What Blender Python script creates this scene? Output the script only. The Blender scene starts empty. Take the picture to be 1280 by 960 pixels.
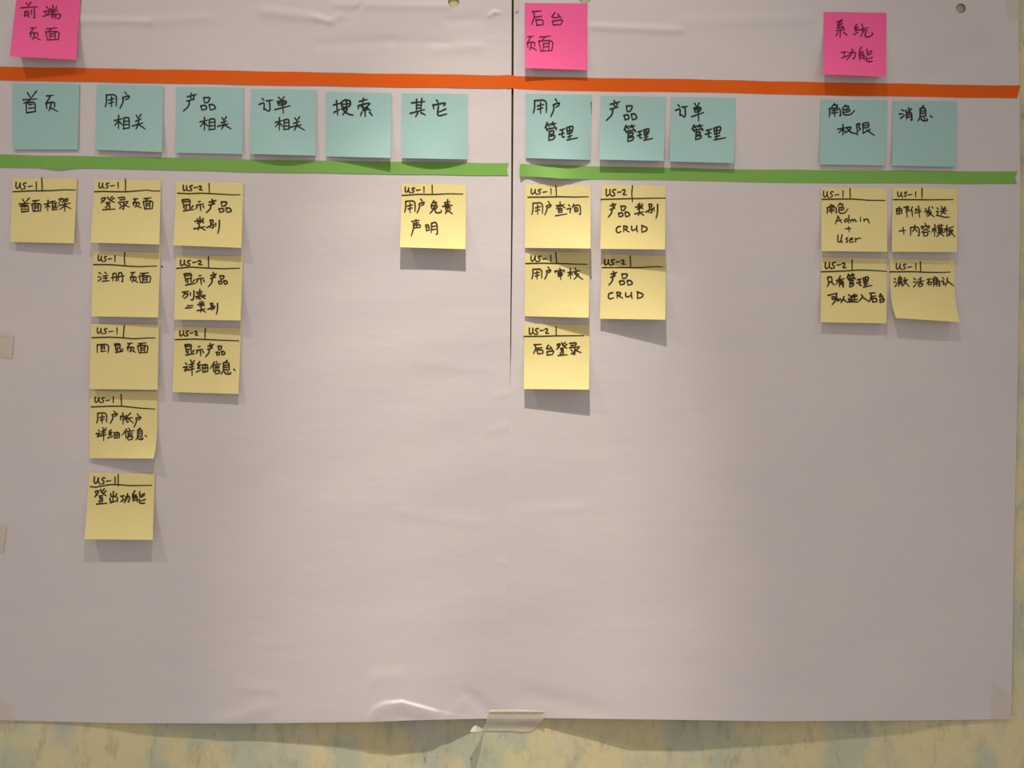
import bpy, math, random
from mathutils import Vector

# ------------------------------------------------------------------ camera, world, lights, exposure
S = 0.00095            # metres on the wall per unit of the layout grid
D = 1.10               # camera to wall
CZ = 1.50              # height of the layout centre above the floor
scn = bpy.context.scene
C = scn.collection

cam_d = bpy.data.cameras.new('camera')
cam_d.sensor_fit = 'HORIZONTAL'
cam_d.angle = 2 * math.atan(640 * S / D)
cam_d.clip_start = 0.02
cam = bpy.data.objects.new('camera', cam_d)
cam.location = (0, -D, CZ)
cam.rotation_euler = (math.pi / 2, 0, 0)
C.objects.link(cam)
scn.camera = cam

AMBIENT = 0.43
AMBIENT_COL = (1.0, 0.885, 0.81)
LAMP_COL = (1.0, 0.895, 0.775)
LAMPS = [  # x (layout units), power, aim z, cone degrees
    (600, 142.0, 1.30, 19),     # hot core of the middle spotlight
    (600, 72.0, 1.20, 45),      # its spill
    (-850, 60.0, 1.10, 110),
    (2000, 17.0, 1.10, 110),
]
world = bpy.data.worlds.new('room_light')
world.use_nodes = True
world.node_tree.nodes['Background'].inputs[0].default_value = (*AMBIENT_COL, 1)
world.node_tree.nodes['Background'].inputs[1].default_value = AMBIENT
scn.world = world

for lx, power, aim, cone in LAMPS:
    ld = bpy.data.lights.new('ceiling_spotlight', 'SPOT')
    ld.energy = power
    ld.color = LAMP_COL
    ld.spot_size = math.radians(cone)
    ld.spot_blend = 1.0
    ld.shadow_soft_size = 0.022
    lo = bpy.data.objects.new('ceiling_spotlight', ld)
    X = (lx - 640) * S
    lo.location = (X, -0.80, 3.30)
    tgt = Vector((X, 0.0, aim))
    lo.rotation_euler = (tgt - lo.location).to_track_quat('-Z', 'Y').to_euler()
    C.objects.link(lo)

scn.view_settings.view_transform = 'Standard'
scn.view_settings.look = 'None'
scn.view_settings.gamma = 1
scn.view_settings.exposure = 0.0

# ------------------------------------------------------------------ materials
def mat(name, col, rough=0.8, noise=None, bump=None, spec=0.3, alpha=1.0, trans=0.0):
    """noise=(scale xyz, other colour, low, high); bump=(scale xyz, strength, distance, detail)"""
    m = bpy.data.materials.new(name)
    m.use_nodes = True
    nt = m.node_tree
    b = nt.nodes['Principled BSDF']
    b.inputs['Base Color'].default_value = (*col, 1)
    b.inputs['Roughness'].default_value = rough
    b.inputs['Specular IOR Level'].default_value = spec
    b.inputs['Alpha'].default_value = alpha
    tc = nt.nodes.new('ShaderNodeTexCoord')
    def nz(sc, detail=4):
        mp = nt.nodes.new('ShaderNodeMapping')
        mp.inputs['Scale'].default_value = sc
        n = nt.nodes.new('ShaderNodeTexNoise')
        n.inputs['Scale'].default_value = 1
        n.inputs['Detail'].default_value = detail
        nt.links.new(tc.outputs['Object'], mp.inputs['Vector'])
        nt.links.new(mp.outputs['Vector'], n.inputs['Vector'])
        return n
    if noise:
        n = nz(noise[0])
        r = nt.nodes.new('ShaderNodeMapRange')
        r.inputs['From Min'].default_value = noise[2]
        r.inputs['From Max'].default_value = noise[3]
        mx = nt.nodes.new('ShaderNodeMix'); mx.data_type = 'RGBA'
        mx.inputs[6].default_value = (*col, 1)
        mx.inputs[7].default_value = (*noise[1], 1)
        nt.links.new(n.outputs['Fac'], r.inputs['Value'])
        nt.links.new(r.outputs['Result'], mx.inputs[0])
        nt.links.new(mx.outputs[2], b.inputs['Base Color'])
    if bump:
        n = nz(bump[0], bump[3])
        bp = nt.nodes.new('ShaderNodeBump')
        bp.inputs['Strength'].default_value = bump[1]
        bp.inputs['Distance'].default_value = bump[2]
        nt.links.new(n.outputs['Fac'], bp.inputs['Height'])
        nt.links.new(bp.outputs['Normal'], b.inputs['Normal'])
    return m

M_PAPER = mat('flipchart_paper', (0.600, 0.562, 0.572), 0.52, ((9, 9, 16), (0.62, 0.578, 0.578), .35, .65),
              ((10, 10, 42), 0.21, 0.0022, 4), 0.5)
M_YEL = mat('yellow_note_paper', (0.742, 0.652, 0.285), 0.8, ((30, 30, 30), (0.755, 0.662, 0.30), .4, .6), ((60, 60, 60), .15, .0006, 3), .15)
M_BLU = mat('blue_note_paper', (0.345, 0.54, 0.54), 0.8, ((25, 25, 25), (0.333, 0.543, 0.52), .4, .6), ((60, 60, 60), .15, .0006, 3), .15)
M_PNK = mat('pink_note_paper', (0.90, 0.125, 0.345), 0.7, ((30, 30, 30), (0.88, 0.13, 0.34), .4, .6), ((60, 60, 60), .12, .0006, 3), .12)
M_ORG = mat('orange_tape', (0.74, 0.110, 0.008), 0.75, ((12, 12, 60), (0.70, 0.125, 0.012), .35, .65), ((40, 40, 90), .2, .0006, 3), .1)
M_GRN = mat('green_tape', (0.190, 0.430, 0.088), 0.6, ((12, 12, 60), (0.205, 0.42, 0.09), .35, .65), ((40, 40, 90), .25, .0008, 3), .15)
M_INK = mat('black_marker_ink', (0.012, 0.018, 0.014), 0.6, ((90, 90, 90), (0.022, 0.022, 0.014), .4, .6), None, .2)
M_INKB = mat('brown_black_pen_ink', (0.030, 0.022, 0.007), 0.6, ((90, 90, 90), (0.045, 0.03, 0.01), .4, .6), None, .2)
M_INKP = mat('dark_red_pen_ink', (0.16, 0.008, 0.045), 0.6, ((90, 90, 90), (0.11, 0.006, 0.035), .4, .6), None, .2)
M_MASK = mat('masking_tape', (0.74, 0.68, 0.54), 0.45, ((40, 40, 90), (0.80, 0.74, 0.60), .4, .6), ((80, 80, 200), .4, .0006, 4), .5, 0.50)
M_CLEAR = mat('frosted_tape', (0.76, 0.70, 0.52), 0.45, ((40, 40, 90), (0.80, 0.74, 0.56), .4, .6), ((80, 80, 120), .4, .0006, 4), .4, 0.15)

def wall_material():
    m = bpy.data.materials.new('mottled_plaster')
    m.use_nodes = True
    nt = m.node_tree; N = nt.nodes; L = nt.links
    b = N['Principled BSDF']; b.inputs['Roughness'].default_value = 0.8
    b.inputs['Specular IOR Level'].default_value = 0.25
    tc = N.new('ShaderNodeTexCoord')
    def nz(sc, detail, off=(0, 0, 0), rough=.55, dist=0.0):
        mp = N.new('ShaderNodeMapping'); mp.inputs['Scale'].default_value = sc
        mp.inputs['Location'].default_value = off
        n = N.new('ShaderNodeTexNoise'); n.inputs['Scale'].default_value = 1
        n.inputs['Detail'].default_value = detail; n.inputs['Roughness'].default_value = rough
        n.inputs['Distortion'].default_value = dist
        L.new(tc.outputs['Object'], mp.inputs['Vector']); L.new(mp.outputs['Vector'], n.inputs['Vector'])
        return n.outputs['Fac']
    def rng(v, lo, hi):
        r = N.new('ShaderNodeMapRange'); r.inputs['From Min'].default_value = lo; r.inputs['From Max'].default_value = hi
        L.new(v, r.inputs['Value']); return r.outputs['Result']
    def mix(f, a, c):
        x = N.new('ShaderNodeMix'); x.data_type = 'RGBA'; L.new(f, x.inputs[0])
        for i, v in ((6, a), (7, c)):
            if isinstance(v, tuple): x.inputs[i].default_value = (*v, 1)
            else: L.new(v, x.inputs[i])
        return x.outputs[2]
    k = mix(rng(nz((13, 13, 9), 5, (3.1, 0, 1.7)), .44, .56), (0.66, 0.60, 0.345), (0.49, 0.52, 0.39))
    k = mix(rng(nz((9, 9, 7), 4, (7.3, 2, 4.2)), .56, .70), k, (0.60, 0.55, 0.46))
    k = mix(rng(nz((60, 60, 25), 5, (1, 5, 2), .7), .52, .80), k, (0.33, 0.32, 0.21))
    k = mix(rng(nz((110, 110, 30), 3, (4, 5, 9), .7), .64, .76), k, (0.15, 0.15, 0.10))
    k = mix(rng(nz((26, 26, 20), 6, (9, 1, 3), .7), .55, .75), k, (0.66, 0.61, 0.42))
    L.new(k, b.inputs['Base Color'])
    bp = N.new('ShaderNodeBump'); bp.inputs['Strength'].default_value = .5; bp.inputs['Distance'].default_value = .0015
    L.new(nz((70, 70, 50), 6, (2, 2, 2)), bp.inputs['Height']); L.new(bp.outputs['Normal'], b.inputs['Normal'])
    return m
M_WALL = wall_material()
M_GAP_SHADE = mat('painted_gap_shade', (0.045, 0.034, 0.022), 0.95, ((40, 40, 8), (0.07, 0.055, 0.035), .4, .7), None, .1)  # near-black colour standing in for the shade inside the sheet gap

# ------------------------------------------------------------------ helpers
def P(px, py, h):
    """layout point on the board wall, standing h metres off it, as the phone saw it"""
    k = (D - h) / D
    return Vector(((px - 640) * S * k, -h, CZ + (480 - py) * S * k))

def link_mesh(name, verts, faces, material, parent=None, origin=None, smooth=True):
    me = bpy.data.meshes.new(name)
    o3 = origin if origin is not None else Vector((0, 0, 0))
    me.from_pydata([tuple(v - o3) for v in verts], [], faces)
    me.materials.append(material)
    if smooth:
        me.polygons.foreach_set('use_smooth', [True] * len(me.polygons))
    me.update()
    o = bpy.data.objects.new(name, me)
    if parent is not None: o.parent = parent
    else: o.location = o3
    C.objects.link(o)
    return o

def grid_solid(name, us, vs, fn, thick, material, parent=None, origin=None, skip=None):
    """a thin solid sheet: fn(u,v) -> (px,py,h) of the front, back lies `thick` behind"""
    nu, nv = len(us), len(vs)
    pts = [[fn(u, v) for u in us] for v in vs]
    V = [P(*pts[j][i]) for j in range(nv) for i in range(nu)]
    nF = len(V)
    V += [P(pts[j][i][0], pts[j][i][1], pts[j][i][2] - thick) for j in range(nv) for i in range(nu)]
    F = []; edges = {}
    for j in range(nv - 1):
        for i in range(nu - 1):
            a = j * nu + i; q = (a, a + nu, a + nu + 1, a + 1)
            if skip and skip([pts[j][i], pts[j][i + 1], pts[j + 1][i], pts[j + 1][i + 1]]): continue
            F.append(q); F.append(tuple(x + nF for x in reversed(q)))
            for s in range(4):
                e = (q[s], q[(s + 1) % 4])
                if (e[1], e[0]) in edges: del edges[(e[1], e[0])]
                else: edges[e] = 1
    for a, b in edges:
        F.append((b, a, a + nF, b + nF))
    o = link_mesh(name, V, F, material, parent, origin)
    me = o.data
    me.set_sharp_from_angle(angle=math.radians(50))
    return o

def lin(a, b, n): return [a + (b - a) * i / n for i in range(n + 1)]
def ss(a, b, x):
    t = min(1, max(0, (x - a) / (b - a))); return t * t * (3 - 2 * t)
def interp(tab, x):
    if x <= tab[0][0]: return tab[0][1]
    for (x0, y0), (x1, y1) in zip(tab, tab[1:]):
        if x <= x1: return y0 + (y1 - y0) * (x - x0) / (x1 - x0)
    return tab[-1][1]
def tag(o, label=None, cat=None, group=None, kind=None):
    if label: o['label'] = label
    if cat: o['category'] = cat
    if group: o['group'] = group
    if kind: o['kind'] = kind
    return o
def seg_dist(px, py, s):
    x0, y0, x1, y1 = s
    dx, dy = x1 - x0, y1 - y0
    t = max(0, min(1, ((px - x0) * dx + (py - y0) * dy) / (dx * dx + dy * dy)))
    return math.hypot(px - x0 - t * dx, py - y0 - t * dy)

# ------------------------------------------------------------------ the wall
def build_wall():
    x0, x1, z0, z1, t = -2.6, 2.6, 0.0, 3.45, 0.12
    V = [Vector(v) for v in ((x0, 0, z0), (x1, 0, z0), (x1, 0, z1), (x0, 0, z1), (x0, t, z0), (x1, t, z0), (x1, t, z1), (x0, t, z1))]
    F = [(0, 1, 2, 3), (5, 4, 7, 6), (4, 0, 3, 7), (1, 5, 6, 2), (3, 2, 6, 7), (4, 5, 1, 0)]
    o = link_mesh('wall_back', V, F, M_WALL, smooth=False)
    tag(o, 'mottled khaki and grey-green plaster wall behind the paper sheets', kind='structure')
build_wall()
def build_gap_shade():  # dark strip added on the wall to paint the shade between the sheets
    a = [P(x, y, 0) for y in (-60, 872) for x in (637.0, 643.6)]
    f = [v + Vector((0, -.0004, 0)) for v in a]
    o = link_mesh('gap_shade_strip_1', a + f, [(4, 6, 7, 5), (0, 4, 5, 1), (1, 5, 7, 3), (3, 7, 6, 2), (2, 6, 4, 0), (0, 1, 3, 2)], M_GAP_SHADE, smooth=False)
    tag(o, 'narrow dark strip on the wall, painted shade in the gap between the sheets', kind='structure')
build_gap_shade()

# ------------------------------------------------------------------ the two flipchart sheets
L_RIGHT = [(-12, 639.6), (120, 639.3), (270, 638.9), (430, 637.8), (560, 637.4), (720, 636), (905, 635.2)]
R_LEFT = [(-12, 642.3), (120, 641.9), (270, 641.0), (430, 639.0), (480, 637.8), (560, 636.2), (720, 634.6), (905, 634.2)]
R_RIGHT = [(-12, 1272.6), (120, 1274.2), (240, 1275.4), (460, 1272.5), (720, 1266.8), (905, 1264)]
L_LEFT = [(-12, -9), (905, 18)]
L_LEFT = [(-12, -6), (500, -6), (860, -4), (905, -3)]
BOT = [(-10, 900), (35, 901), (150, 904), (300, 904.4), (460, 902.6), (520, 900.2), (600, 898.4), (680, 897.6), (880, 900.2), (960, 901.6), (1140, 900.6), (1265, 899)]
BOW_L = [(0, 0), (60, .5), (140, 1.5), (200, 3.5), (300, 5), (420, 9), (490, 13.5), (532, 12), (565, 8), (605, 1.5), (640, 0)]
BOW_R = [(640, 0), (682, 1), (730, 6), (785, 12), (860, 12.5), (960, 8.5), (1060, 5.5), (1135, 3.2), (1200, 1), (1270, 0)]
RIDGE = [(456, 903), (461, 894), (468, 887), (480, 881), (502, 877.2), (545, 889), (570, 894.5), (592, 897.5)]
RAMP = [(456, 0), (463, .8), (480, 1.7), (500, 2.7), (530, 2.5), (542, 2.0), (551, .5), (592, 0)]
CREASES = [  # segment, amplitude mm, width, shape (ridge or one-sided step)
    ((100, 26, 185, 27), 1.0, 5), ((185, 27, 260, 22), .6, 7), ((330, 14, 395, 22), 1.0, 7), ((395, 22, 412, 27), 1.0, 4),
    ((412, 27, 424, 20), .8, 4), ((400, 56, 490, 51), -.6, 7), ((490, 51, 560, 54), -.35, 6), ((440, 18, 452, 6), -.7, 2.4),
    ((740, 33, 850, 38), 1.0, 5), ((850, 28, 1010, 24), .6, 9), ((560, 26, 600, 24), -.5, 6), ((612, 20, 618, 15), 1.0, 2.2),
    ((618, 15, 622, 16), 1.0, 2.0), ((540, 62, 600, 58), .5, 6), ((420, 6, 560, 8), .7, 5), 
    ((1150, 100, 1225, 60), -1.3, 16), ((1225, 60, 1260, 20), -.8, 14), ((275, 905, 330, 885), .9, 10), ((300, 858, 340, 862), .5, 9),
    ((470, 848, 500, 845), .6, 10), ((588, 868, 612, 892), -1.0, 9), ((562, 896, 592, 864), .4, 7), ((660, 868, 745, 888), -.7, 12),
    ((620, 495, 636, 491), .4, 3), ((610, 540, 634, 532), .25, 4), ((628, 740, 634, 790), .35, 3), ((622, 700, 632, 706), .25, 3),
    ((628, 835, 640, 838), .25, 3), ((605, 425, 637, 420), .15, 4), ((140, 320, 20, 290), .3, 10), ((1120, 430, 1180, 560), .6, 26),
    ((655, 640, 720, 636), .3, 6), ((500, 640, 600, 655), .3, 8), ((520, 450, 610, 462), .25, 7),
]
def hs(px, py):
    """front height of the paper above the wall, metres"""
    h = 3.2
    left = px < 638
    h -= 1.3 * (1 - ss(20, 130, py))
    s = min(1, max(0, (py - 520) / 380))
    h -= 2.2 * ss(1120, 1180, px) * ss(760, 900, py) + 2.0 * (1 - ss(90, 190, px)) * ss(760, 900, py)
    h += interp(BOW_L if left else BOW_R, px) * s ** 2.4
    h += 1.0 * math.sin(px * .011 + .6) * math.sin(py * .006 + 1.0) * ss(-10, 60, px)
    h += .5 * math.sin(px * .021 + py * .013) * math.sin(py * .019 - px * .004)
    h += .35 * math.sin(py * .075 + 2 * math.sin(px * .012)) * math.exp(-((px - 560) / 190) ** 2) * .5
    for seg, a, w in CREASES:
        if min(seg[0], seg[2]) - 3 * w < px < max(seg[0], seg[2]) + 3 * w and min(seg[1], seg[3]) - 3 * w < py < max(seg[1], seg[3]) + 3 * w:
            d = seg_dist(px, py, seg)
            h += a * math.exp(-(d / w) ** 2)
    if 456 < px < 592 and py > 860:
        d = py - interp(RIDGE, px)
        h += interp(RAMP, px) * ss(-3.2 - 5 * (1 - ss(462, 505, px)), .6, d) * (1 - .8 * ss(0, 22, d))
    if not left and px < 648 and py > 440: h -= .0
    return max(h, .7) * .001

ROWS = lin(-12, 60, 36) + lin(60, 860, 200)[1:] + lin(860, 905, 30)[1:]
def sheet(name, ltab, rtab, cols, holes, label, dh):
    def fn(u, r):
        t = (r + 12) / 917
        x = interp(ltab, r) + (interp(rtab, r) - interp(ltab, r)) * u
        yb = interp(BOT, x)
        y = r if r < 860 else 860 + (yb - 860) * (r - 860) / 45
        for hx, hy, hr in holes:
            d = math.hypot(x - hx, y - hy)
            if 1e-6 < d < hr:
                x, y = hx + (x - hx) / d * hr, hy + (y - hy) / d * hr
        return (x, y, hs(x, y) + dh)
    def skip(q):
        return any(all(math.hypot(a - hx, b - hy) < hr + .02 for a, b, _ in q) for hx, hy, hr in holes)
    o = grid_solid(name, cols, ROWS, fn, .00025, M_PAPER, None, P((ltab[0][1] + rtab[0][1]) / 2, 440, 0), skip)
    return tag(o, label, 'paper', 'white flipchart sheets taped side by side')
cl = sorted(set([round(x, 5) for x in lin(0, 1, 160)] + [round(x, 5) for x in lin(.70, .96, 100)]))
sheet_l = sheet('flipchart_sheet', L_LEFT, L_RIGHT, cl, [(567, 2.5, 7.0), (96, -2, 7.0)],
                'left white flipchart sheet with buckled bottom edge near the centre seam', 'paper' and 0.0)
cr = sorted(set([round(x, 5) for x in lin(0, 1, 160)] + [round(x, 5) for x in lin(.87, .91, 16)]))
sheet_r = sheet('flipchart_sheet', R_LEFT, R_RIGHT, cr, [(731, -1.5, 7.0), (1201, 10.5, 6.2)],
                'right white flipchart sheet carrying three columns of blank space below its notes', 0.0003)
sheet_r['label'] = 'right white flipchart sheet with a punched hole at its top right'

# ------------------------------------------------------------------ ink strokes
def ink_mesh(name, strokes, hfun, width, material, parent, origin):
    """strokes: lists of layout points; drawn as flat ribbons with round ends lying on the paper"""
    V = []; F = []
    for st in strokes:
        pts = st
        if len(pts) > 2:
            for _ in range(2):
                q = [pts[0]]
                for a, b in zip(pts, pts[1:]):
                    q.append((a[0] * .78 + b[0] * .22, a[1] * .78 + b[1] * .22))
                    q.append((a[0] * .22 + b[0] * .78, a[1] * .22 + b[1] * .78))
                q.append(pts[-1]); pts = q
        r = width / 2
        n = len(pts)
        left = []; right = []
        for i, (x, y) in enumerate(pts):
            a = pts[max(0, i - 1)]; b = pts[min(n - 1, i + 1)]
            dx, dy = b[0] - a[0], b[1] - a[1]
            l = math.hypot(dx, dy) or 1
            nx, ny = -dy / l, dx / l
            t = i / max(1, n - 1)
            rr = r * (1.2 - .4 * t ** 3)
            left.append((x + nx * rr, y + ny * rr)); right.append((x - nx * rr, y - ny * rr))
        base = len(V)
        for p in left + right: V.append(P(p[0], p[1], hfun(*p)))
        for i in range(n - 1):
            F.append((base + i, base + i + 1, base + n + i + 1, base + n + i))
        for (x, y), rr in ((pts[0], r * 1.2), (pts[-1], r * .8)):
            b2 = len(V)
            for k in range(8):
                ax = x + rr * math.cos(k * math.pi / 4); ay = y + rr * math.sin(k * math.pi / 4)
                V.append(P(ax, ay, hfun(ax, ay) + .00002))
            F.append(tuple(b2 + k for k in range(8)))
    return link_mesh(name, V, F, material, parent, origin, smooth=False)

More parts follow.
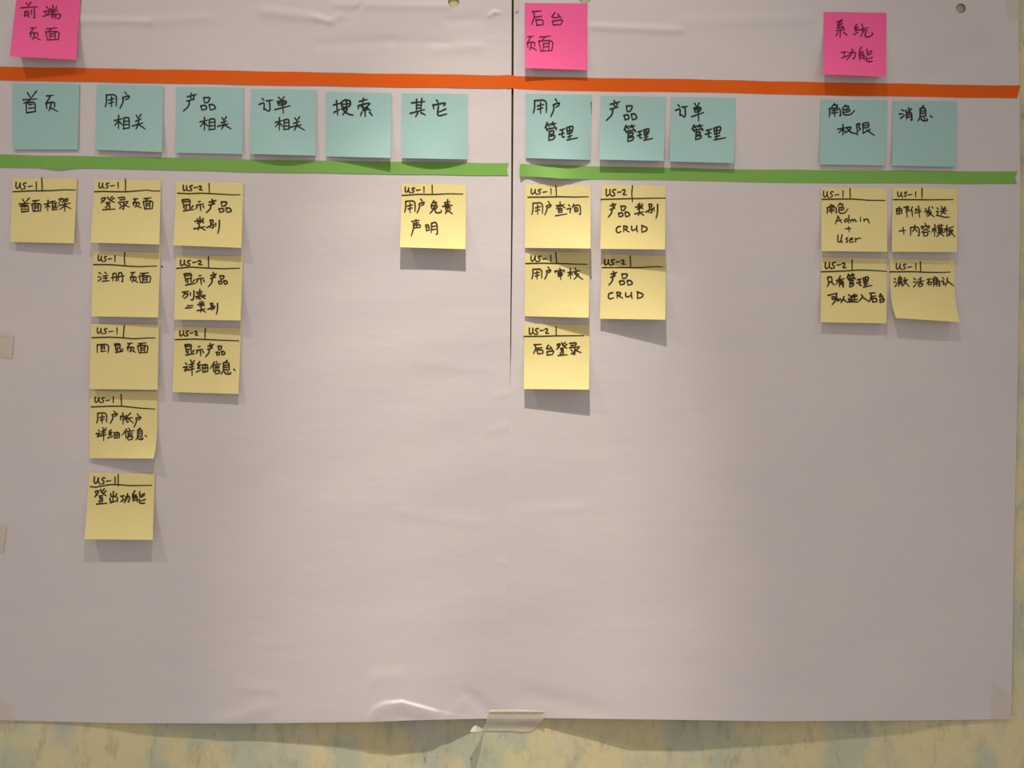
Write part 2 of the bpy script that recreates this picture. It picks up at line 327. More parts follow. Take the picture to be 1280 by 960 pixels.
def T(s):
    return [[tuple(float(c) for c in p.split(',')) for p in st.split()] for st in s.split(';') if st.strip()]
G = {
 '首': "360,175 400,245; 475,155 415,235; 305,262 480,250; 400,262 370,290 315,308; 350,300 350,430; 350,310 440,290 462,320 462,410; 385,330 435,322; 380,370 440,365; 350,430 410,420 465,412",
 '页': "620,215 710,205; 665,215 640,265 605,310; 612,310 622,380; 612,312 690,290 735,300 725,360; 680,310 665,370 650,410; 685,375 765,418",
 '用': "350,205 352,290 335,355; 350,200 485,190 480,345; 380,265 455,245; 385,310 445,290; 415,225 415,355",
 '户': "595,165 620,195; 565,235 640,210 655,215 635,250 600,262; 568,235 575,290 530,378",
 '相': "455,540 555,515; 515,475 512,650; 510,545 460,605; 525,560 560,600; 580,510 575,640; 580,505 640,495 650,520 650,640; 590,550 640,545; 585,595 640,590; 575,645 650,635",
 '关': "750,470 775,510; 805,455 780,505; 740,550 810,520; 695,610 830,570; 775,525 780,570 745,655; 770,580 865,650",
 '产': "305,175 325,205; 258,222 380,190; 300,225 320,255; 350,205 330,250; 252,280 355,255; 290,275 280,350 205,418",
 '品': "475,230 485,300; 475,232 570,228 530,300 485,300; 435,345 450,400; 435,345 500,335 520,385 450,402; 550,330 565,400; 550,330 600,325 640,380 565,402",
 '订': "295,245 320,275; 255,325 330,295 318,405 345,380; 350,275 435,265; 395,275 405,405 375,415 345,390",
 '单': "515,230 545,265; 585,225 560,260; 500,285 515,335; 500,285 600,270 625,290 600,325 515,335; 510,310 600,300; 465,392 670,340; 565,260 580,445",
 '搜': "285,330 375,310; 325,275 340,465; 295,430 370,390; 400,290 395,350 440,360; 430,270 385,300; 440,265 515,275 510,350 440,360; 455,285 460,375; 400,320 440,318; 475,315 515,312; 395,385 490,375 410,462; 420,400 480,450 550,465",
 '索': "690,245 680,300; 635,285 735,260; 625,345 625,380; 625,340 690,315 780,305 750,335; 690,325 655,355 700,365; 740,345 660,405 750,385; 720,360 775,400; 705,400 710,485; 665,425 650,470; 765,425 800,470",
 '其': "265,305 440,285; 330,255 325,420; 395,250 380,410; 330,335 385,330; 330,375 380,370; 240,445 430,395; 340,440 310,490; 385,435 445,465",
 '它': "600,270 620,305; 550,325 560,380; 550,335 720,300 685,345; 620,345 605,460 640,472 725,445; 710,385 625,425",
 '前': "350,40 375,75; 405,30 380,80; 280,105 495,90; 330,150 325,215; 330,148 378,140 375,225; 335,175 372,172; 335,200 372,198; 415,130 418,190; 450,110 460,245 440,225",
 '端': "620,95 645,120; 580,160 690,130; 605,165 625,200; 650,150 635,195; 570,215 670,190; 700,80 700,140; 665,115 665,150 745,125 748,90; 665,170 765,145; 710,150 695,200; 685,190 685,240; 685,190 810,180 790,235 760,240; 712,190 710,232; 738,188 735,245",
 '面': "625,380 755,368; 690,378 650,410; 610,420 635,525; 610,420 790,410 770,520; 665,440 665,515; 735,430 730,515; 670,450 735,442; 670,480 730,475; 635,525 775,520",
 '后': "270,155 390,145; 290,155 300,230 262,325; 295,230 400,212; 315,262 332,335; 318,262 408,255 412,325; 330,335 412,328",
 '台': "570,165 515,235 630,225; 605,190 650,240; 540,280 550,330; 540,280 660,260 675,272 650,325; 550,332 645,325",
 '管': "470,460 440,530; 465,490 520,475; 480,490 500,520; 545,455 520,500; 540,480 590,470; 555,490 575,515; 455,520 475,575; 465,555 600,525 590,560; 500,575 490,700; 500,580 560,565 555,610 500,620; 500,645 575,625 560,680 490,698",
 '理': "640,560 705,540; 630,615 700,595; 670,560 665,655 700,650; 730,530 740,610; 730,530 800,505 815,530 790,600; 740,570 800,555; 740,610 800,590; 765,530 765,680; 745,650 800,630; 735,688 870,660",
 '系': "460,155 380,190; 455,165 385,230 440,225; 460,200 375,275 480,255; 455,240 490,290; 385,300 480,285; 435,300 430,390; 400,330 380,370; 480,325 525,365",
 '统': "655,220 615,270 660,265; 670,250 620,305 680,290; 620,350 680,320; 720,215 730,260; 690,290 800,260; 740,270 715,310 790,295; 740,315 710,380; 775,315 755,370 800,390 870,350 850,325",
 '功': "445,590 520,580; 485,590 485,640; 450,665 545,625; 540,600 630,580 605,680 585,670; 585,550 575,620 515,690",
 '能': "715,520 670,590 740,575; 680,600 690,680; 685,605 745,595 745,680; 695,630 740,625; 695,655 740,650; 780,540 785,610 800,620 850,590; 845,565 800,590; 775,640 780,700 845,700 855,690; 855,650 795,670",
 '角': "300,160 255,215; 295,175 345,175 320,210; 235,215 245,260 235,320; 255,215 375,210 380,320 365,300; 270,245 340,240; 265,280 345,270; 300,215 305,320",
 '色': "450,180 405,225; 445,195 500,190 480,225; 425,235 500,225 505,260 430,270; 460,230 465,265; 425,235 420,290 450,305 520,300 570,245",
 '权': "350,490 450,470; 415,430 415,575; 410,490 360,540; 430,500 455,520; 460,475 530,460 510,510 440,550; 470,480 520,540 600,555",
 '限': "600,430 650,415 620,470 655,490 625,515; 600,430 612,570; 680,430 685,545; 680,425 745,405 760,430 755,475 690,480; 690,450 750,440; 685,545 730,520; 775,495 740,520; 730,505 830,572",
 '消': "240,235 265,250; 205,290 255,290; 220,350 275,310; 325,215 328,260; 285,245 305,265; 360,220 335,255; 300,275 300,360; 300,275 365,265 372,380 355,365; 305,305 360,300; 305,335 360,330",
 '息': "530,185 500,215; 485,220 480,330; 485,220 555,210 560,320; 490,255 550,250; 490,285 550,280; 485,325 560,320; 475,345 450,385; 495,350 510,380 580,380 575,350; 535,345 545,360; 620,315 640,335",
 '框': "590,430 670,415; 640,375 635,515; 635,430 600,475; 645,450 665,470; 665,400 740,385; 700,390 695,500; 715,420 755,412; 705,450 755,445; 735,415 732,470; 705,475 765,468; 695,505 765,498",
 '架': "800,370 860,360 850,410 835,405; 830,355 800,425; 870,375 875,400; 870,372 905,355 905,390 875,400; 800,450 935,420; 870,410 865,520; 865,450 810,495; 875,450 940,490",
 '登': "285,348 345,335 320,375 275,412; 290,368 318,390; 365,328 382,362 455,400; 425,322 392,350; 452,345 412,370; 345,402 400,394; 355,415 360,450; 355,420 395,415 390,445 360,450; 340,460 360,475; 400,455 385,475; 305,495 465,485",
 '录': "510,350 600,340 590,375; 530,375 595,368; 510,405 645,390; 580,400 580,495 560,480; 530,430 550,445; 530,480 570,450; 630,410 595,430; 595,440 660,465",
 '显': "245,320 265,390; 245,320 345,310 340,380; 265,345 335,340; 270,385 335,375; 295,385 300,440; 340,380 345,435; 265,405 280,430; 385,395 360,425; 265,460 395,440",
 '示': "460,345 485,340; 430,390 520,375; 480,385 488,460; 440,405 425,435; 520,400 530,425",
 '类': "480,550 485,625; 445,570 460,590; 520,565 500,590; 415,605 530,595; 480,605 440,635; 490,605 530,625; 400,700 540,670; 470,640 470,680 455,720; 480,680 545,720",
 '别': "610,590 615,625; 610,590 650,585 645,620 615,625; 570,685 660,640; 655,640 650,690 630,690; 625,630 610,690; 680,630 680,670; 725,590 725,690 705,765",
 '注': "255,335 285,350; 240,385 275,385; 245,435 290,400; 330,330 355,345; 310,375 375,365; 340,375 345,435; 315,400 370,395; 300,440 390,432",
 '册': "440,345 435,440; 440,345 485,335 490,440 475,430; 515,345 510,440; 515,340 560,330 575,460 555,445; 415,400 590,375",
 '列': "245,535 325,520; 285,530 250,600; 275,560 320,550 300,600 265,620; 345,545 345,585; 390,515 390,600 370,645 350,630",
 '表': "435,535 510,520; 445,560 505,550; 425,590 540,570; 475,500 478,580; 470,585 430,625; 465,590 465,625 490,615; 540,575 510,600; 490,590 545,620",
 '=': "310,718 380,715; 290,745 375,740",
 '回': "240,330 240,430; 240,330 385,320 375,435; 285,350 290,415; 285,350 330,345 325,390; 285,375 325,372; 285,415 345,410",
 '详': "290,520 310,540; 260,575 320,560 285,600 275,630 325,595; 355,480 365,510; 400,490 380,515; 335,540 400,525; 335,575 395,560; 325,610 405,590; 368,520 370,685",
 '细': "475,505 440,550 480,545; 485,540 440,590 485,580; 435,630 495,605; 510,545 515,630; 510,545 575,535 575,620; 545,540 542,625; 515,585 575,578; 515,630 575,622",
 '信': "665,505 615,590; 650,560 655,640; 690,500 700,520; 665,545 745,530; 680,570 730,562; 680,590 730,585; 675,620 680,665; 675,620 730,610 725,655 680,665",
 '帐': "545,380 545,430; 545,380 600,370 600,420 590,420; 575,340 580,480; 675,340 630,385; 625,365 628,460 655,440; 610,410 705,395; 640,400 715,465",
 '出': "495,310 485,450; 460,345 460,385 530,375; 535,340 525,385; 450,400 460,455 500,445; 545,395 545,450; 460,455 530,430",
 '免': "560,275 520,345; 555,300 600,290 580,325; 530,350 530,375; 530,345 600,335 595,375 530,380; 565,345 560,380 505,440; 580,380 575,420 600,435 655,425 655,395",
 '责': "700,300 770,285; 705,325 765,315; 675,350 800,335; 740,260 742,340; 715,365 718,415; 715,365 775,355 772,400; 745,375 742,405 710,440; 760,410 805,440",
 '声': "270,550 360,535; 320,525 325,575; 285,580 350,570; 285,605 290,640; 285,605 370,595 365,635; 325,600 325,635; 290,640 365,635; 288,640 260,745",
 '明': "450,600 460,670; 450,600 490,590 495,660; 460,630 490,625; 460,670 500,660; 525,580 520,700; 525,575 590,555 600,725 580,715; 530,620 590,610; 525,660 590,650",
 '查': "540,340 650,325; 590,290 592,375; 585,340 535,380; 600,340 655,375; 565,385 570,430; 565,385 615,378 612,425; 575,405 610,402; 570,430 615,425; 530,475 680,450",
 '询': "700,330 720,350; 680,390 735,375 715,425 725,440; 770,325 750,370; 755,350 850,325 855,465 835,450; 775,375 780,425; 775,375 820,370 820,420; 780,398 820,395; 780,425 820,420",
 'CRUD': "375,620 330,630 320,680 345,705 385,685; 425,615 425,690; 420,615 470,620 460,650 430,655 490,690; 525,620 525,665 545,675 590,650; 590,620 590,665 600,695; 665,610 660,695; 660,610 735,640 720,680 660,695",
 '审': "580,250 595,265; 525,285 530,310; 525,285 650,270 640,295; 560,310 565,355; 560,310 615,300 615,345 565,355; 565,332 615,325; 590,290 600,395",
 '核': "695,305 765,295; 730,260 735,385; 730,310 700,350; 745,320 760,335; 790,250 800,275; 770,300 850,280; 810,295 780,330 830,320; 835,330 775,390; 815,345 800,375; 835,355 885,390",
 'Admin': "345,455 310,555; 350,450 400,545; 335,515 395,500; 470,485 435,500 435,530 470,520 490,490; 490,440 490,545; 518,495 523,530; 523,505 542,490 550,527; 550,503 572,490 582,525 598,515; 640,496 644,524; 646,466 648,473; 690,490 700,525; 700,500 735,485 745,500 755,530 765,545",
 '+': "455,622 520,615; 490,590 500,655",
 'User': "350,700 345,780 365,795 400,770; 405,695 385,780 410,795; 475,735 450,750 475,770 470,795 450,795; 500,765 545,750 535,735 505,745 500,785 520,795 560,780; 575,740 580,790; 580,760 610,740 650,740",
 '邮': "180,350 185,420; 180,355 240,345 240,410; 210,330 212,415; 185,385 240,378; 185,420 240,410; 265,335 325,320 300,355 330,370 290,395; 290,340 305,465",
 '件': "380,330 350,385; 375,370 385,450; 430,345 415,375; 420,375 490,360; 415,405 500,380; 460,320 475,465",
 '发': "560,345 570,375; 550,390 625,370; 605,325 590,390 570,430; 600,395 640,390 600,435 580,445; 600,410 670,455; 640,330 655,345",
 '送': "715,345 735,365; 705,390 735,385 715,430; 770,325 785,345; 820,330 800,350; 765,365 830,355; 755,390 840,375; 800,365 795,395 760,425; 800,400 830,420; 705,440 745,445 800,465 870,462",
 '内': "365,600 365,710; 365,600 465,590 465,715 450,700; 415,570 410,620 385,655; 420,625 445,655",
 '容': "550,550 560,575; 505,585 510,610; 505,590 610,575 600,600; 530,605 515,625; 580,600 595,615; 555,615 505,660; 560,620 610,655; 530,660 535,705; 530,660 590,655 585,700 535,705",
 '模': "645,625 700,610; 680,565 675,720; 675,620 645,665; 690,635 700,650; 710,590 790,575; 735,565 738,600; 765,560 765,595; 725,610 730,650; 725,610 780,605 778,645; 730,630 778,625; 730,650 778,645; 710,675 790,665; 750,655 745,680 705,720; 750,675 795,715",
 '板': "805,620 870,610; 840,575 840,710; 840,620 805,665; 850,635 865,645; 880,610 880,650 860,710; 880,605 925,590; 885,640 925,630 880,700; 890,650 945,715",
 '只': "215,310 225,370; 215,310 265,300 270,360; 225,370 270,362; 230,380 210,425; 265,375 300,410",
 '有': "325,350 425,325; 380,290 330,400; 365,360 365,430; 365,360 415,350 420,440 405,425; 368,380 415,375; 368,400 415,395",
 '可': "215,550 335,520; 265,570 270,600; 265,570 305,565 300,600 270,600; 325,530 325,600 270,665",
 '以': "350,590 345,625 375,600; 375,590 400,615; 430,560 420,600 390,640; 420,600 470,640",
 '进': "495,540 515,560; 490,590 515,585 495,620; 530,550 530,600; 565,530 570,600; 525,570 600,560; 520,600 605,590; 545,545 600,540; 490,625 540,620 610,625",
 '入': "665,545 680,570 635,620; 680,570 755,620",
 '激': "145,315 165,335; 135,365 165,370; 150,420 185,370; 210,290 200,310; 195,315 195,355; 195,315 240,310 235,350; 195,335 238,332; 195,355 235,350; 185,375 250,365; 215,365 215,385 190,420; 215,385 245,385 235,420; 280,310 260,350; 265,350 315,335; 300,345 255,415; 265,360 335,425",
 '活': "400,325 425,345; 395,370 420,370; 400,425 435,385; 500,320 455,345; 440,370 535,355; 490,340 485,385; 460,390 465,420; 460,390 520,380 515,415 465,420",
 '确': "580,335 640,325; 610,335 580,390; 595,370 600,405; 595,370 635,365 630,400 600,405; 680,300 655,345; 675,315 715,310 700,340; 660,345 660,425; 660,345 735,335 745,430 730,415; 665,370 735,362; 665,395 735,388; 700,345 702,425",
 '认': "785,315 805,335; 765,365 800,355 790,410 815,385; 845,320 850,360 820,420; 850,360 925,415",
 'US-1': "215,135 210,195 225,225 250,205 265,145; 265,145 262,195 285,235; 345,146 320,145 308,160 314,178 332,188 334,208 318,224 298,220; 370,192 425,183; 475,135 475,232",
 'US-2': "265,120 262,180 275,200 305,175; 310,125 308,178 335,200; 380,124 354,126 344,142 352,158 370,168 372,186 356,198 338,192; 405,155 450,150; 465,135 490,125 500,150 465,185 515,185",
}
G = {k: T(v) for k, v in G.items()}
Z = 120 / 1280
def glyph(ch, o, box, jit):
    """strokes of one written character fitted to its box (x0,x1,y0,y1) on the note"""
    x0, x1, y0, y1 = box
    g = G[ch]
    ax = min(p[0] for s in g for p in s); bx = max(p[0] for s in g for p in s)
    ay = min(p[1] for s in g for p in s); by = max(p[1] for s in g for p in s)
    out = []
    for s in g:
        jx, jy = jit.uniform(-3, 3), jit.uniform(-3, 3)
        out.append([(o[0] + Z * (x0 + (p[0] - ax) / (bx - ax) * (x1 - x0) + jx),
                     o[1] + Z * (y0 + (p[1] - ay) / (by - ay) * (y1 - y0) + jy)) for p in s])
    return out

# ------------------------------------------------------------------ sticky notes
def note(quad, lifts, o, material, ink, width, text, label, group, code=None, lines=(), mid=0, curl=None, power=2.2, base=.5, wcode=None):
    TL, TR, BR, BL = quad
    cb = curl or (0, 0, 0, 0, 4)
    def uv2px(u, v):
        fx = (1 - v) * ((1 - u) * TL[0] + u * TR[0]) + v * ((1 - u) * BL[0] + u * BR[0])
        fy = (1 - v) * ((1 - u) * TL[1] + u * TR[1]) + v * ((1 - u) * BL[1] + u * BR[1])
        w = v ** cb[4]
        return (fx + w * ((1 - u) * cb[0] + u * cb[2]), fy + w * ((1 - u) * cb[1] + u * cb[3]))
    def hh(u, v):
        x, y = uv2px(u, v)
        t = max(0, (v - .12) / .88)
        l = (1 - u) * lifts[0] + u * lifts[1] + mid * 4 * u * (1 - u)
        return max(hs(x, y) + .0006, hs(x, y) * (1 - t) + t * (hs(*uv2px(.5, .1)))) + (base + .80 * l * t ** power) * .001
    c = P((TL[0] + BR[0]) / 2, (TL[1] + BR[1]) / 2, 0)
    n = grid_solid('sticky_note', lin(0, 1, 14), lin(0, 1, 22), lambda u, v: (*uv2px(u, v), hh(u, v)), .00018, material, None, c)
    tag(n, label, 'sticky note', group)
    NU, NV = 14, 22
    tab = [[hh(i / NU, j / NV) for i in range(NU + 1)] for j in range(NV + 1)]
    def facet(u, v):
        a, b = min(1, max(0, u)) * NU, min(1, max(0, v)) * NV
        i, j = min(int(a), NU - 1), min(int(b), NV - 1)
        a -= i; b -= j
        return (1 - b) * ((1 - a) * tab[j][i] + a * tab[j][i + 1]) + b * ((1 - a) * tab[j + 1][i] + a * tab[j + 1][i + 1])
    def hpx(x, y):
        u = v = .5
        for _ in range(6):
            fx, fy = uv2px(u, v)
            ux, uy = uv2px(u + .01, v); vx, vy = uv2px(u, v + .01)
            a, b_, c_, d_ = (ux - fx) / .01, (vx - fx) / .01, (uy - fy) / .01, (vy - fy) / .01
            det = a * d_ - b_ * c_
            ex, ey = x - fx, y - fy
            u += (ex * d_ - ey * b_) / det; v += (a * ey - c_ * ex) / det
            u = min(1.1, max(-.1, u)); v = min(1.05, max(0, v))
        # height of the flat facets of the paper mesh, so that the ink lies on them
        return facet(u, v) + .00025
    jit = random.Random(label)
    st = []
    for ch, *box in text: st += glyph(ch, o, box, jit)
    ink_mesh('handwriting', st, hpx, width, ink, n, c)
    if code:
        ch, *box = code
        ink_mesh('story_code', glyph(ch, o, box, jit), hpx, (wcode or width) * .93, ink, n, c)
    for ln in lines:
        pts = [(o[0] + Z * p[0], o[1] + Z * p[1]) for p in T(ln)[0]]
        d = []
        for a, b in zip(pts, pts[1:]):
            k = max(1, int(math.hypot(b[0] - a[0], b[1] - a[1]) / 4))
            d += [(a[0] + (b[0] - a[0]) * i / k, a[1] + (b[1] - a[1]) * i / k) for i in range(k)]
        d.append(pts[-1])
        ink_mesh('ruled_line', [d], hpx, 1.35, ink, n, c)
    return n

GP, GB, GY = 'pink section heading notes', 'pale blue feature heading notes', 'yellow user story notes'
# pink
note(((21.3, -8), (101, -6), (95, 74.8), (12, 70.3)), (16, 9), (0, 0), M_PNK, M_INKP, 1.45,
     [('前', 280, 500, 30, 250), ('端', 570, 815, 70, 250), ('页', 395, 535, 365, 530), ('面', 605, 795, 370, 530)],
     'pink sticky note reading 前端页面 at the top left corner', GP)
note(((656, 3.7), (734.3, 4.3), (733.8, 87.6), (656, 85)), (9, 7), (640, 0), M_PNK, M_INKP, 1.45,
     [('后', 262, 415, 145, 335), ('台', 515, 680, 165, 332), ('页', 200, 330, 480, 672), ('面', 355, 555, 480, 680)],
     'pink sticky note reading 后台页面 just right of the centre seam', GP, mid=-1)
note(((1030, 14.8), (1108, 16), (1107.4, 96), (1029, 92.8)), (14, 14), (1010, 10), M_PNK, M_INKP, 1.45,
     [('系', 370, 525, 155, 390), ('统', 610, 870, 215, 390), ('功', 445, 640, 550, 690), ('能', 670, 860, 520, 712)],
     'pink sticky note reading 系统功能 above the orange tape at the right', GP)
# blue
note(((15.7, 104.3), (99.2, 104.8), (97.2, 187), (16, 186.8)), (.8, .8), (0, 100), M_BLU, M_INK, 1.65,
     [('首', 305, 490, 150, 435), ('页', 605, 765, 205, 418)], 'blue sticky note reading 首页, first in the blue row', GB)
note(((121, 105.6), (204.2, 107), (202.6, 190.2), (119, 187.2)), (2.2, 4), (100, 100), M_BLU, M_INK, 1.65,
     [('用', 335, 490, 190, 355), ('户', 530, 660, 165, 378), ('相', 455, 655, 475, 650), ('关', 695, 870, 455, 655)],
     'blue sticky note reading 用户相关, second in the blue row', GB)
note(((220.2, 108.9), (304.5, 109.6), (303, 192.6), (219.5, 191)), (2, 2.4), (210, 100), M_BLU, M_INK, 1.65,
     [('产', 205, 380, 175, 418), ('品', 435, 640, 228, 402), ('相', 425, 625, 495, 665), ('关', 665, 840, 490, 655)],
     'blue sticky note reading 产品相关, third in the blue row', GB)
note(((313.9, 111.2), (395.6, 112.2), (394.5, 194.6), (312, 192.4)), (3, 3), (300, 100), M_BLU, M_INK, 1.65,
     [('订', 255, 435, 245, 415), ('单', 465, 670, 225, 445), ('相', 470, 655, 500, 665), ('关', 665, 860, 490, 670)],
     'blue sticky note reading 订单相关, fourth in the blue row', GB, mid=4)
note(((407.6, 114.7), (489.3, 116.2), (488, 197.4), (407.6, 195.5)), (1.5, 9), (390, 100), M_BLU, M_INK, 1.9,
     [('搜', 285, 550, 265, 468), ('索', 620, 805, 245, 488)], 'blue sticky note reading 搜索, fifth in the blue row', GB)
note(((502.5, 116.6), (584.2, 117.6), (584, 199.3), (502, 197.6)), (3, 1.5), (490, 100), M_BLU, M_INK, 1.9,
     [('其', 240, 445, 250, 490), ('它', 545, 730, 270, 475)], 'blue sticky note reading 其它, last blue one left of the seam', GB, mid=4)
note(((657, 117.4), (739.6, 118.6), (738, 199.9), (657, 197.6)), (.8, .8), (640, 110), M_BLU, M_INK, 1.8,
     [('用', 285, 460, 155, 335), ('户', 515, 635, 145, 378), ('管', 438, 600, 455, 700), ('理', 630, 875, 505, 690)],
     'blue sticky note reading 用户管理, first blue one right of the seam', GB, mid=7)
note(((751.2, 119.5), (832.5, 121.2), (829.6, 201.2), (749.2, 199.4)), (8, 8), (740, 110), M_BLU, M_INK, 1.8,
     [('产', 190, 375, 165, 435), ('品', 428, 605, 235, 425), ('管', 428, 585, 490, 715), ('理', 605, 810, 540, 695)],
     'blue sticky note reading 产品管理, between the 用户管理 and 订单管理 notes', GB)
note(((839, 121.2), (919.5, 122.6), (917.5, 204), (837.4, 201.8)), (6, 6), (825, 110), M_BLU, M_INK, 1.8,
     [('订', 210, 365, 225, 385), ('单', 425, 585, 200, 440), ('管', 425, 580, 485, 690), ('理', 605, 875, 510, 690)],
     'blue sticky note reading 订单管理, before the wide gap in the row', GB)
note(((1026.2, 124.6), (1109.2, 125.6), (1107, 207), (1024.6, 205.5)), (2.5, 3), (1015, 115), M_BLU, M_INK, 1.65,
     [('角', 230, 385, 160, 325), ('色', 400, 570, 175, 308), ('权', 345, 600, 435, 575), ('限', 595, 830, 405, 575)],
     'blue sticky note reading 角色权限 under the pink 系统功能 note', GB)
note(((1116.2, 126.2), (1196.3, 127), (1195.2, 208.6), (1115, 207)), (3, 3), (1105, 115), M_BLU, M_INK, 1.8,
     [('消', 205, 375, 215, 382), ('息', 450, 640, 185, 385)], 'blue sticky note reading 消息, rightmost in the blue row', GB)
# yellow
Y = lambda quad, lifts, o, text, label, code, lines, **k: note(quad, lifts, o, M_YEL, M_INKB, k.pop('w', 1.55), text, label, GY, code, lines, **k)
Y(((16, 222.4), (96.4, 223.4), (92.4, 304.2), (12.6, 302.4)), (4.5, 6), (0, 215),
  [('首', 255, 390, 350, 535), ('面', 425, 552, 375, 525), ('框', 590, 768, 375, 515), ('架', 785, 945, 350, 520)],
  'yellow sticky note reading 首面框架, alone in the leftmost column', ('US-1', 210, 485, 135, 238),
  ["555,80 560,160 562,258", "175,262 400,252 700,247 860,236 1005,240"])
Y(((118.4, 224.2), (201.2, 225), (199.2, 305.6), (113.2, 303.2)), (8, 10), (100, 215),
  [('登', 275, 468, 325, 500), ('录', 510, 660, 335, 500), ('页', 705, 815, 355, 475), ('面', 842, 975, 345, 490)],
  'yellow sticky note reading 登录页面, top of the second column', ('US-1', 250, 510, 140, 222),
  ["605,95 606,260", "195,262 300,258 450,262 620,262 900,240 980,255 1065,250"])
Y(((220.8, 226.2), (304.2, 228.4), (301.8, 309.8), (216.8, 306.6)), (8, 10), (205, 220),
  [('显', 240, 400, 310, 465), ('示', 425, 535, 335, 462), ('产', 560, 695, 310, 492), ('品', 730, 905, 345, 485), ('类', 398, 548, 548, 722), ('别', 570, 740, 585, 765)],
  'yellow sticky note reading 显示产品类别 with US-2, top of the third column', ('US-2', 255, 515, 125, 200),
  ["600,98 603,228", "180,228 330,236 480,228 700,238 900,250 1015,248"], w=1.75)
Y(((116.4, 313.8), (200.6, 315.4), (197.6, 396.8), (114.2, 395.4)), (7, 9), (100, 310),
  [('注', 238, 392, 325, 445), ('册', 415, 590, 325, 460), ('页', 670, 772, 322, 460), ('面', 788, 945, 330, 460)],
  'yellow sticky note reading 注册页面, second down in the second column', ('US-1', 238, 468, 100, 185),
  ["598,62 590,140 598,232", "180,220 420,222 600,238 780,248 1020,240"])
Y(((220, 318.6), (303.8, 320.4), (300.6, 400.6), (217.6, 399.4)), (7, 10), (205, 315),
  [('显', 268, 412, 280, 438), ('示', 430, 540, 310, 435), ('产', 590, 700, 275, 460), ('品', 725, 850, 315, 430),
   ('列', 245, 398, 515, 645), ('表', 425, 550, 500, 630), ('=', 290, 385, 712, 745), ('类', 440, 550, 655, 800), ('别', 588, 712, 680, 830)],
  'yellow sticky note reading 显示产品列表 = 类别, middle of the third column', ('US-2', 215, 515, 105, 182),
  ["592,60 594,210", "170,218 350,200 600,215 780,222 1010,216"], w=1.7)
Y(((114, 404.8), (198.6, 405.8), (197, 487.2), (111.6, 486.2)), (4, 5), (100, 400),
  [('回', 232, 388, 320, 435), ('显', 460, 575, 312, 435), ('页', 628, 742, 308, 432), ('面', 765, 908, 302, 435)],
  'yellow sticky note reading 回显页面, middle of the second column', ('US-1', 225, 492, 105, 190),
  ["592,70 582,150 576,238", "160,235 400,228 560,236 720,250 880,240 1000,238"], base=2.2)
Y(((218.6, 407.8), (301.6, 410.4), (298, 492.4), (215.8, 490)), (5, 6), (205, 405),
  [('显', 275, 405, 268, 412), ('示', 430, 528, 298, 420), ('产', 552, 662, 260, 440), ('品', 697, 817, 295, 415),
   ('详', 258, 408, 480, 688), ('细', 432, 582, 500, 640), ('信', 618, 755, 500, 665), ('息', 760, 948, 485, 668)],
  'yellow sticky note reading 显示产品详细信息, bottom of the third column', ('US-2', 212, 455, 90, 160),
  ["552,58 545,140 546,200", "150,208 400,200 560,206 760,215 1000,224"], w=1.7)
Y(((112.4, 488.6), (197, 489.2), (196.4, 573.8), (111.6, 572.8)), (2, 11), (100, 485),
  [('用', 222, 360, 330, 468), ('户', 400, 502, 305, 470), ('帐', 540, 712, 335, 482), ('户', 718, 812, 345, 520),
   ('详', 215, 350, 528, 705), ('细', 370, 528, 560, 668), ('信', 562, 720, 540, 695), ('息', 742, 890, 530, 692)],
  'yellow sticky note reading 用户帐户详细信息 with its lower right corner curling', ('US-1', 200, 445, 120, 202),
  ["548,85 550,160 555,240", "150,252 400,242 560,242 800,268 1000,280"], curl=(0, 0, -4.4, -.6, 5), power=4)
Y(((111.6, 590.4), (193.6, 592), (190.8, 674.8), (105.8, 674)), (13, 13), (95, 585),
  [('登', 248, 412, 280, 482), ('出', 450, 552, 310, 460), ('功', 598, 718, 345, 465), ('能', 745, 918, 300, 468)],
  'yellow sticky note reading 登出功能, lowest note on the sheets', ('US-1', 242, 518, 120, 222),
  ["562,85 562,240", "190,248 260,256 440,222 560,220 720,235 1010,230"], w=1.7)
Y(((502.2, 229), (582.6, 230.8), (582, 311.4), (500, 309)), (13, 14), (490, 225),
  [('用', 168, 308, 275, 430), ('户', 335, 432, 255, 442), ('免', 503, 658, 275, 442), ('责', 672, 808, 260, 445), ('声', 255, 378, 525, 745), ('明', 448, 608, 555, 728)],
  'yellow sticky note reading 用户免责声明, alone just left of the seam', ('US-1', 172, 425, 95, 172),
  ["535,68 537,188", "135,205 350,190 560,192 760,182 945,186"], w=1.7)
Y(((656.6, 230), (738.2, 231.2), (738.4, 310.6), (656.2, 309.8)), (3, 19), (645, 225),
  [('用', 212, 358, 300, 458), ('户', 380, 472, 288, 465), ('查', 528, 680, 290, 475), ('询', 680, 862, 322, 465)],
  'yellow sticky note reading 用户查询, first right of the seam, lower right corner lifted', ('US-1', 200, 468, 115, 195),
  ["532,75 540,225", "158,228 350,226 600,222 780,226 965,222"], w=1.5)
Y(((752.2, 231.2), (832, 232), (831.4, 311.8), (750.4, 311)), (10, 15), (740, 225),
  [('产', 215, 322, 308, 495), ('品', 352, 512, 345, 490), ('类', 570, 692, 308, 472), ('别', 715, 875, 320, 512), ('CRUD', 318, 742, 605, 705)],
  'yellow sticky note reading 产品类别 CRUD below the blue 产品管理 note', ('US-2', 190, 460, 120, 215),
  ["540,78 530,180 540,292", "120,258 400,250 700,244 980,240"], w=1.75)
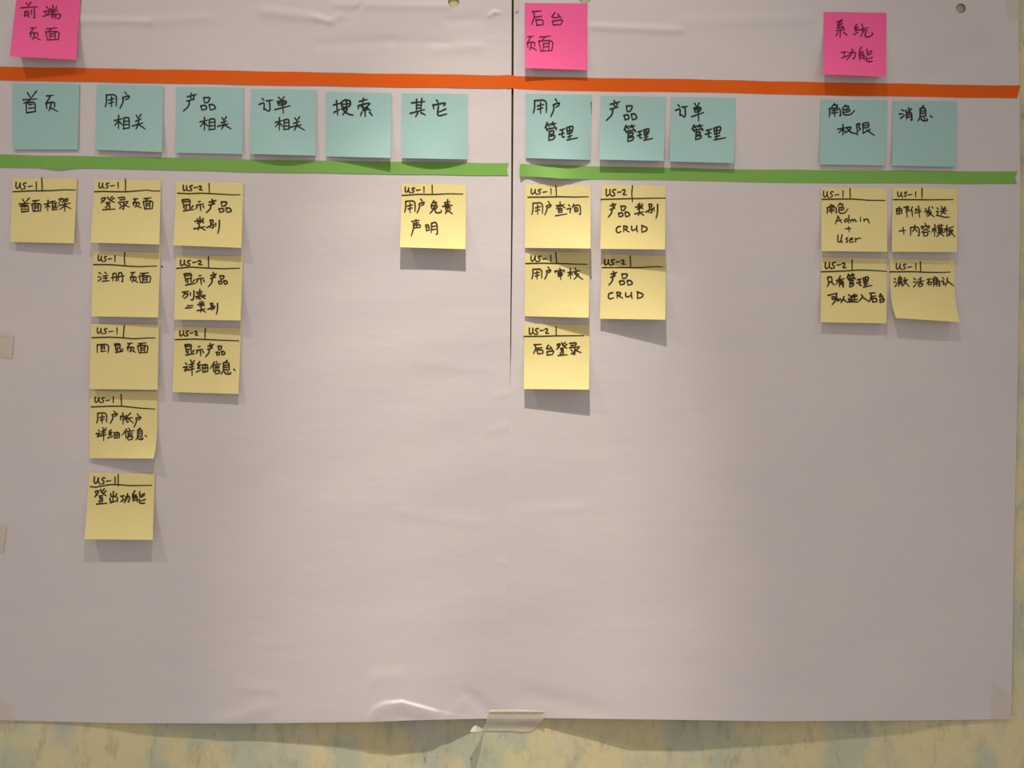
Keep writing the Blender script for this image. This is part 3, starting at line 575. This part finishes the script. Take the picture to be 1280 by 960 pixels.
Y(((656.8, 313.8), (737.2, 315.4), (736, 397.2), (655.8, 395.2)), (2, 12), (645, 312),
  [('用', 212, 345, 258, 388), ('户', 380, 468, 232, 390), ('审', 522, 652, 248, 398), ('核', 690, 887, 245, 395)],
  'yellow sticky note reading 用户审核, middle of three right of the seam', ('US-1', 200, 465, 78, 165),
  ["530,38 535,100 545,180", "130,185 350,180 560,185 760,192 950,196"], w=1.6)
Y(((752.2, 317.4), (832.2, 319.8), (831.8, 399.6), (750, 398.4)), (7, 17), (740, 315),
  [('产', 222, 332, 260, 442), ('品', 365, 545, 290, 440), ('CRUD', 215, 688, 532, 630)],
  'yellow sticky note reading 产品 CRUD, casting a long slanted shadow below', ('US-2', 165, 448, 100, 178),
  ["510,55 516,200", "138,206 400,206 620,210 820,196 945,198"], w=1.75)
Y(((655.4, 404.4), (737.2, 405.8), (736.4, 487), (655, 486.2)), (11.5, 16), (645, 400),
  [('后', 235, 358, 320, 452), ('台', 395, 502, 335, 465), ('登', 540, 685, 298, 475), ('录', 715, 868, 300, 468)],
  'yellow sticky note reading 后台登录, lowest right of the seam', ('US-2', 175, 440, 105, 192),
  ["535,92 535,210", "105,218 350,216 560,210 905,208"], w=1.7)
Y(((1026.4, 233.6), (1108.8, 235.2), (1109.2, 314.8), (1026.8, 313.8)), (8, 8), (1015, 228),
  [('角', 200, 330, 292, 415), ('色', 343, 478, 275, 412), ('Admin', 308, 768, 440, 555), ('+', 450, 522, 590, 655), ('User', 342, 655, 695, 800)],
  'yellow sticky note reading 角色 Admin + User, at the right', ('US-1', 150, 412, 115, 210),
  ["508,82 510,215", "135,226 350,222 560,222 760,238 975,240"], w=1.45)
Y(((1115.4, 233.8), (1197, 235.6), (1196.4, 315.2), (1114.8, 314.6)), (8, 8), (1105, 228),
  [('邮', 168, 342, 318, 468), ('件', 348, 500, 318, 468), ('发', 545, 675, 325, 460), ('送', 700, 872, 320, 465),
   ('+', 205, 292, 605, 692), ('内', 355, 470, 570, 718), ('容', 498, 612, 548, 712), ('模', 642, 798, 558, 722), ('板', 800, 948, 570, 722)],
  'yellow sticky note reading 邮件发送 + 内容模板, rightmost of its row', ('US-1', 182, 425, 125, 198),
  ["508,80 508,210", "125,228 400,230 650,232 925,228"], w=1.5)
Y(((1026.2, 321.6), (1108.8, 322.8), (1108.2, 404.2), (1025.8, 402.8)), (6.5, 7.5), (1015, 318),
  [('只', 205, 302, 295, 428), ('有', 322, 428, 290, 440), ('管', 468, 578, 258, 435), ('理', 600, 802, 295, 438),
   ('可', 215, 338, 518, 668), ('以', 340, 470, 560, 642), ('进', 483, 612, 528, 635), ('入', 632, 760, 542, 625), ('后', 768, 862, 510, 635), ('台', 893, 962, 525, 638)],
  'yellow sticky note reading 只有管理可以进入后台 under the Admin note', ('US-2', 178, 455, 105, 192),
  ["535,72 535,212", "125,232 400,222 640,208 800,212 1000,226"], w=1.75)
Y(((1112.5, 323.4), (1193.2, 325.4), (1193.6, 405), (1112.4, 402.5)), (13, 12), (1105, 318),
  [('激', 132, 338, 290, 430), ('活', 392, 535, 312, 432), ('确', 573, 748, 300, 432), ('认', 762, 928, 310, 422)],
  'yellow sticky note reading 激活确认 whose bottom edge curls outward', ('US-1', 160, 422, 120, 205),
  ["485,95 490,240", "80,232 400,230 560,238 760,240 885,235"], w=1.5, curl=(7.8, -5.0, 6.2, -2.4, 3.6), power=2.6)

# ------------------------------------------------------------------ coloured tapes
def strip(name, top, bot, x0, x1, extra, material, label, cat, group, ends=((0, 0, 0), (0, 0, 0)), origin=None):
    n = int((x1 - x0) / 4)
    def fn(u, v):
        e0 = interp([(0, ends[0][0]), (.5, ends[0][1]), (1, ends[0][2])], v)
        e1 = interp([(0, ends[1][0]), (.5, ends[1][1]), (1, ends[1][2])], v)
        x = x0 + (x1 - x0) * u
        x += e0 * (1 - ss(0, 8, x - x0)) + e1 * ss(-8, 0, x - x1)
        y = interp(top, x) + (interp(bot, x) - interp(top, x)) * v + .25 * math.sin(x * .09) * (v - .5) + .2 * math.sin(x * .043)
        return (x, y, hs(x, y) + (.55 + extra(x, v)) * .001)
    o = grid_solid(name, lin(0, 1, n), lin(0, 1, 6), fn, .00016, material, None, P((x0 + x1) / 2, interp(top, (x0 + x1) / 2), 0))
    return tag(o, label, cat, group)
def g(x, c, w): return math.exp(-((x - c) / w) ** 2)
strip('washi_tape', [(-8, 83), (0, 83.2), (100, 85), (320, 88.8), (420, 91), (620, 94), (638, 93.6), (644, 95), (680, 96.2), (920, 100), (960, 101.6), (1276, 107.2)],
      [(-8, 99.6), (0, 100), (100, 102), (320, 106), (420, 107.6), (620, 110.4), (638, 109.8), (644, 110.6), (680, 113), (920, 116), (960, 118), (1276, 123)],
      -5, 1273.5, lambda x, v: -.25 * g(x, 640.6, 2.5) + .35 * g(x, 637, 2.5) + .8 * g(x, 1276, 4), M_ORG,
      'long orange tape strip running across both sheets under the pink notes', 'tape', None, ((0, 0, 0), (2.2, 0, -2.2)))
strip('washi_tape', [(-8, 193), (0, 193), (80, 195), (160, 196), (320, 199.6), (600, 203.6), (636, 203.6)],
      [(-8, 208.6), (0, 209), (50, 209.6), (75, 211.6), (95, 210.4), (160, 211), (320, 215.2), (600, 219.2), (636, 219)],
      -5, 633.4, lambda x, v: .8 * g(x, 70, 18) * v, M_GRN,
      'green tape strip across the left sheet between blue and yellow notes', 'tape', 'green tape strips', ((0, 0, 0), (2.4, 0, 2.0)))
strip('washi_tape', [(648, 205), (720, 207.2), (920, 211.5), (960, 212), (1272, 214.6)],
      [(648, 220.4), (670, 221.2), (700, 223.4), (740, 224), (920, 227), (960, 228.6), (1272, 230.2)],
      649.2, 1269, lambda x, v: 3.0 * g(x, 650, 5) + 5.5 * g(x, 692, 26) * (.25 + .75 * v), M_GRN,
      'green tape strip across the right sheet, bulging under the 用户管理 note', 'tape', 'green tape strips', ((.8, 0, 1.5), (3.2, 0, 2.6)))

# ------------------------------------------------------------------ masking tape pieces
def patch(name, quad, hfn, material, label, nu=10, nv=8):
    TL, TR, BR, BL = quad
    def fn(u, v):
        x = (1 - v) * ((1 - u) * TL[0] + u * TR[0]) + v * ((1 - u) * BL[0] + u * BR[0])
        y = (1 - v) * ((1 - u) * TL[1] + u * TR[1]) + v * ((1 - u) * BL[1] + u * BR[1])
        return (x, y, hfn(x, y, u, v))
    cx = sum(p[0] for p in quad) / 4; cy = sum(p[1] for p in quad) / 4
    o = grid_solid(name, lin(0, 1, nu), lin(0, 1, nv), fn, .00012, material, None, P(cx, cy, 0))
    return tag(o, label, 'tape', 'pale tape pieces holding the sheets')
def seam_tape():
    # columns of outline points from left to right: (x, top y, bottom y); the left end is peeled off the wall
    xs = [(587.6, 913.4, 915.2), (590.5, 909.4, 915.0), (594.5, 906.4, 914.6), (599, 908.6, 914.0), (603.5, 910.6, 913.8), (605, 905.5, 913.6), (608, 900.5, 913.2), (611.5, 888, 913.2), (614, 887, 913.3),
          (625, 886.8, 913.3), (640, 886.6, 913.4), (643, 886.7, 914.0), (650, 886.8, 914.8), (658, 887.2, 914.6), (665, 887.6, 913.8), (672, 888, 906.5), (679, 888.4, 899), (680.2, 889, 897.5)]
    us = list(range(len(xs)))
    us = [i + k / 3 for i in range(len(xs) - 1) for k in range(3)] + [len(xs) - 1]
    def fn(u, v):
        i = min(int(u), len(xs) - 2); t = u - i
        x = xs[i][0] * (1 - t) + xs[i + 1][0] * t
        a = xs[i][1] * (1 - t) + xs[i + 1][1] * t; b = xs[i][2] * (1 - t) + xs[i + 1][2] * t
        y = a + (b - a) * v
        paper = hs(x, 896) + .0007
        h = paper + (0.0009 - paper) * ss(897.5, 912, y)
        h += .0011 * g(y, 889.6, 1.7)
        h = max(h, .0007)
        h += .022 * (max(0, (604.5 - x)) / 16) ** .8 * (.55 + .6 * v)
        h += .0022 * g(x, 681, 3)
        return (x, y, h)
    o = grid_solid('masking_tape', us, lin(0, 1, 26), fn, .00012, M_MASK, None, P(636, 900, 0))
    tag(o, 'cream masking tape at the bottom seam with its left tip peeling off', 'tape', 'pale tape pieces holding the sheets')
seam_tape()
ON = lambda x, y, u, v: hs(x, y) + .0006 + .0007 * (g(v, 0, .08) + g(u, 1, .06))
patch('masking_tape', ((-22, 415), (16.6, 417.5), (14.2, 447.2), (-22, 446)), ON, M_MASK, 'masking tape piece at the left edge of the left sheet, upper one')
patch('masking_tape', ((-22, 655), (7.6, 657), (3.6, 690), (-22, 689)), ON, M_MASK, 'masking tape piece at the left edge of the left sheet, lower one')
def corner_h(edge):
    def f(x, y, u, v):
        p = hs(x, min(y, 899)) + .0006
        d = edge(x, y)          # 0 on the paper, 1 well outside it
        return p + (.0009 - p) * d
    return f
patch('frosted_tape', ((-24, 866), (16, 880), (19, 911), (-24, 912)), corner_h(lambda x, y: ss(900, 909, y)), M_CLEAR, 'frosted tape piece over the bottom left corner of the left sheet')
patch('frosted_tape', ((1240, 851), (1262, 868), (1266, 906), (1238, 904)), corner_h(lambda x, y: ss(899, 905, y)), M_CLEAR, 'frosted tape piece over the bottom right corner of the right sheet')
patch('frosted_tape', ((1250, -22), (1300, -22), (1296, 22), (1262, 28)), corner_h(lambda x, y: ss(1273, 1283, x)), M_CLEAR, 'frosted tape piece at the top right corner of the right sheet')
patch('frosted_tape', ((643.4, -14), (648.6, -14), (648.2, 13), (643.8, 14)), lambda x, y, u, v: hs(x, y) + .0008 + .0012 * v, M_MASK, 'narrow pale tape shred at the top beside the seam', 3, 8)
# pen dot on the left sheet
ink_mesh('pen_dot', [[(202, 333), (202.8, 333.4)]], lambda x, y: hs(x, y) + .0004, 1.6, M_INKB, sheet_l, sheet_l.location)
ink_mesh('pen_dot', [[(739.2, 128), (738.8, 135)]], lambda x, y: hs(x, y) + .0042, 1.0, M_INK, sheet_r, sheet_r.location)
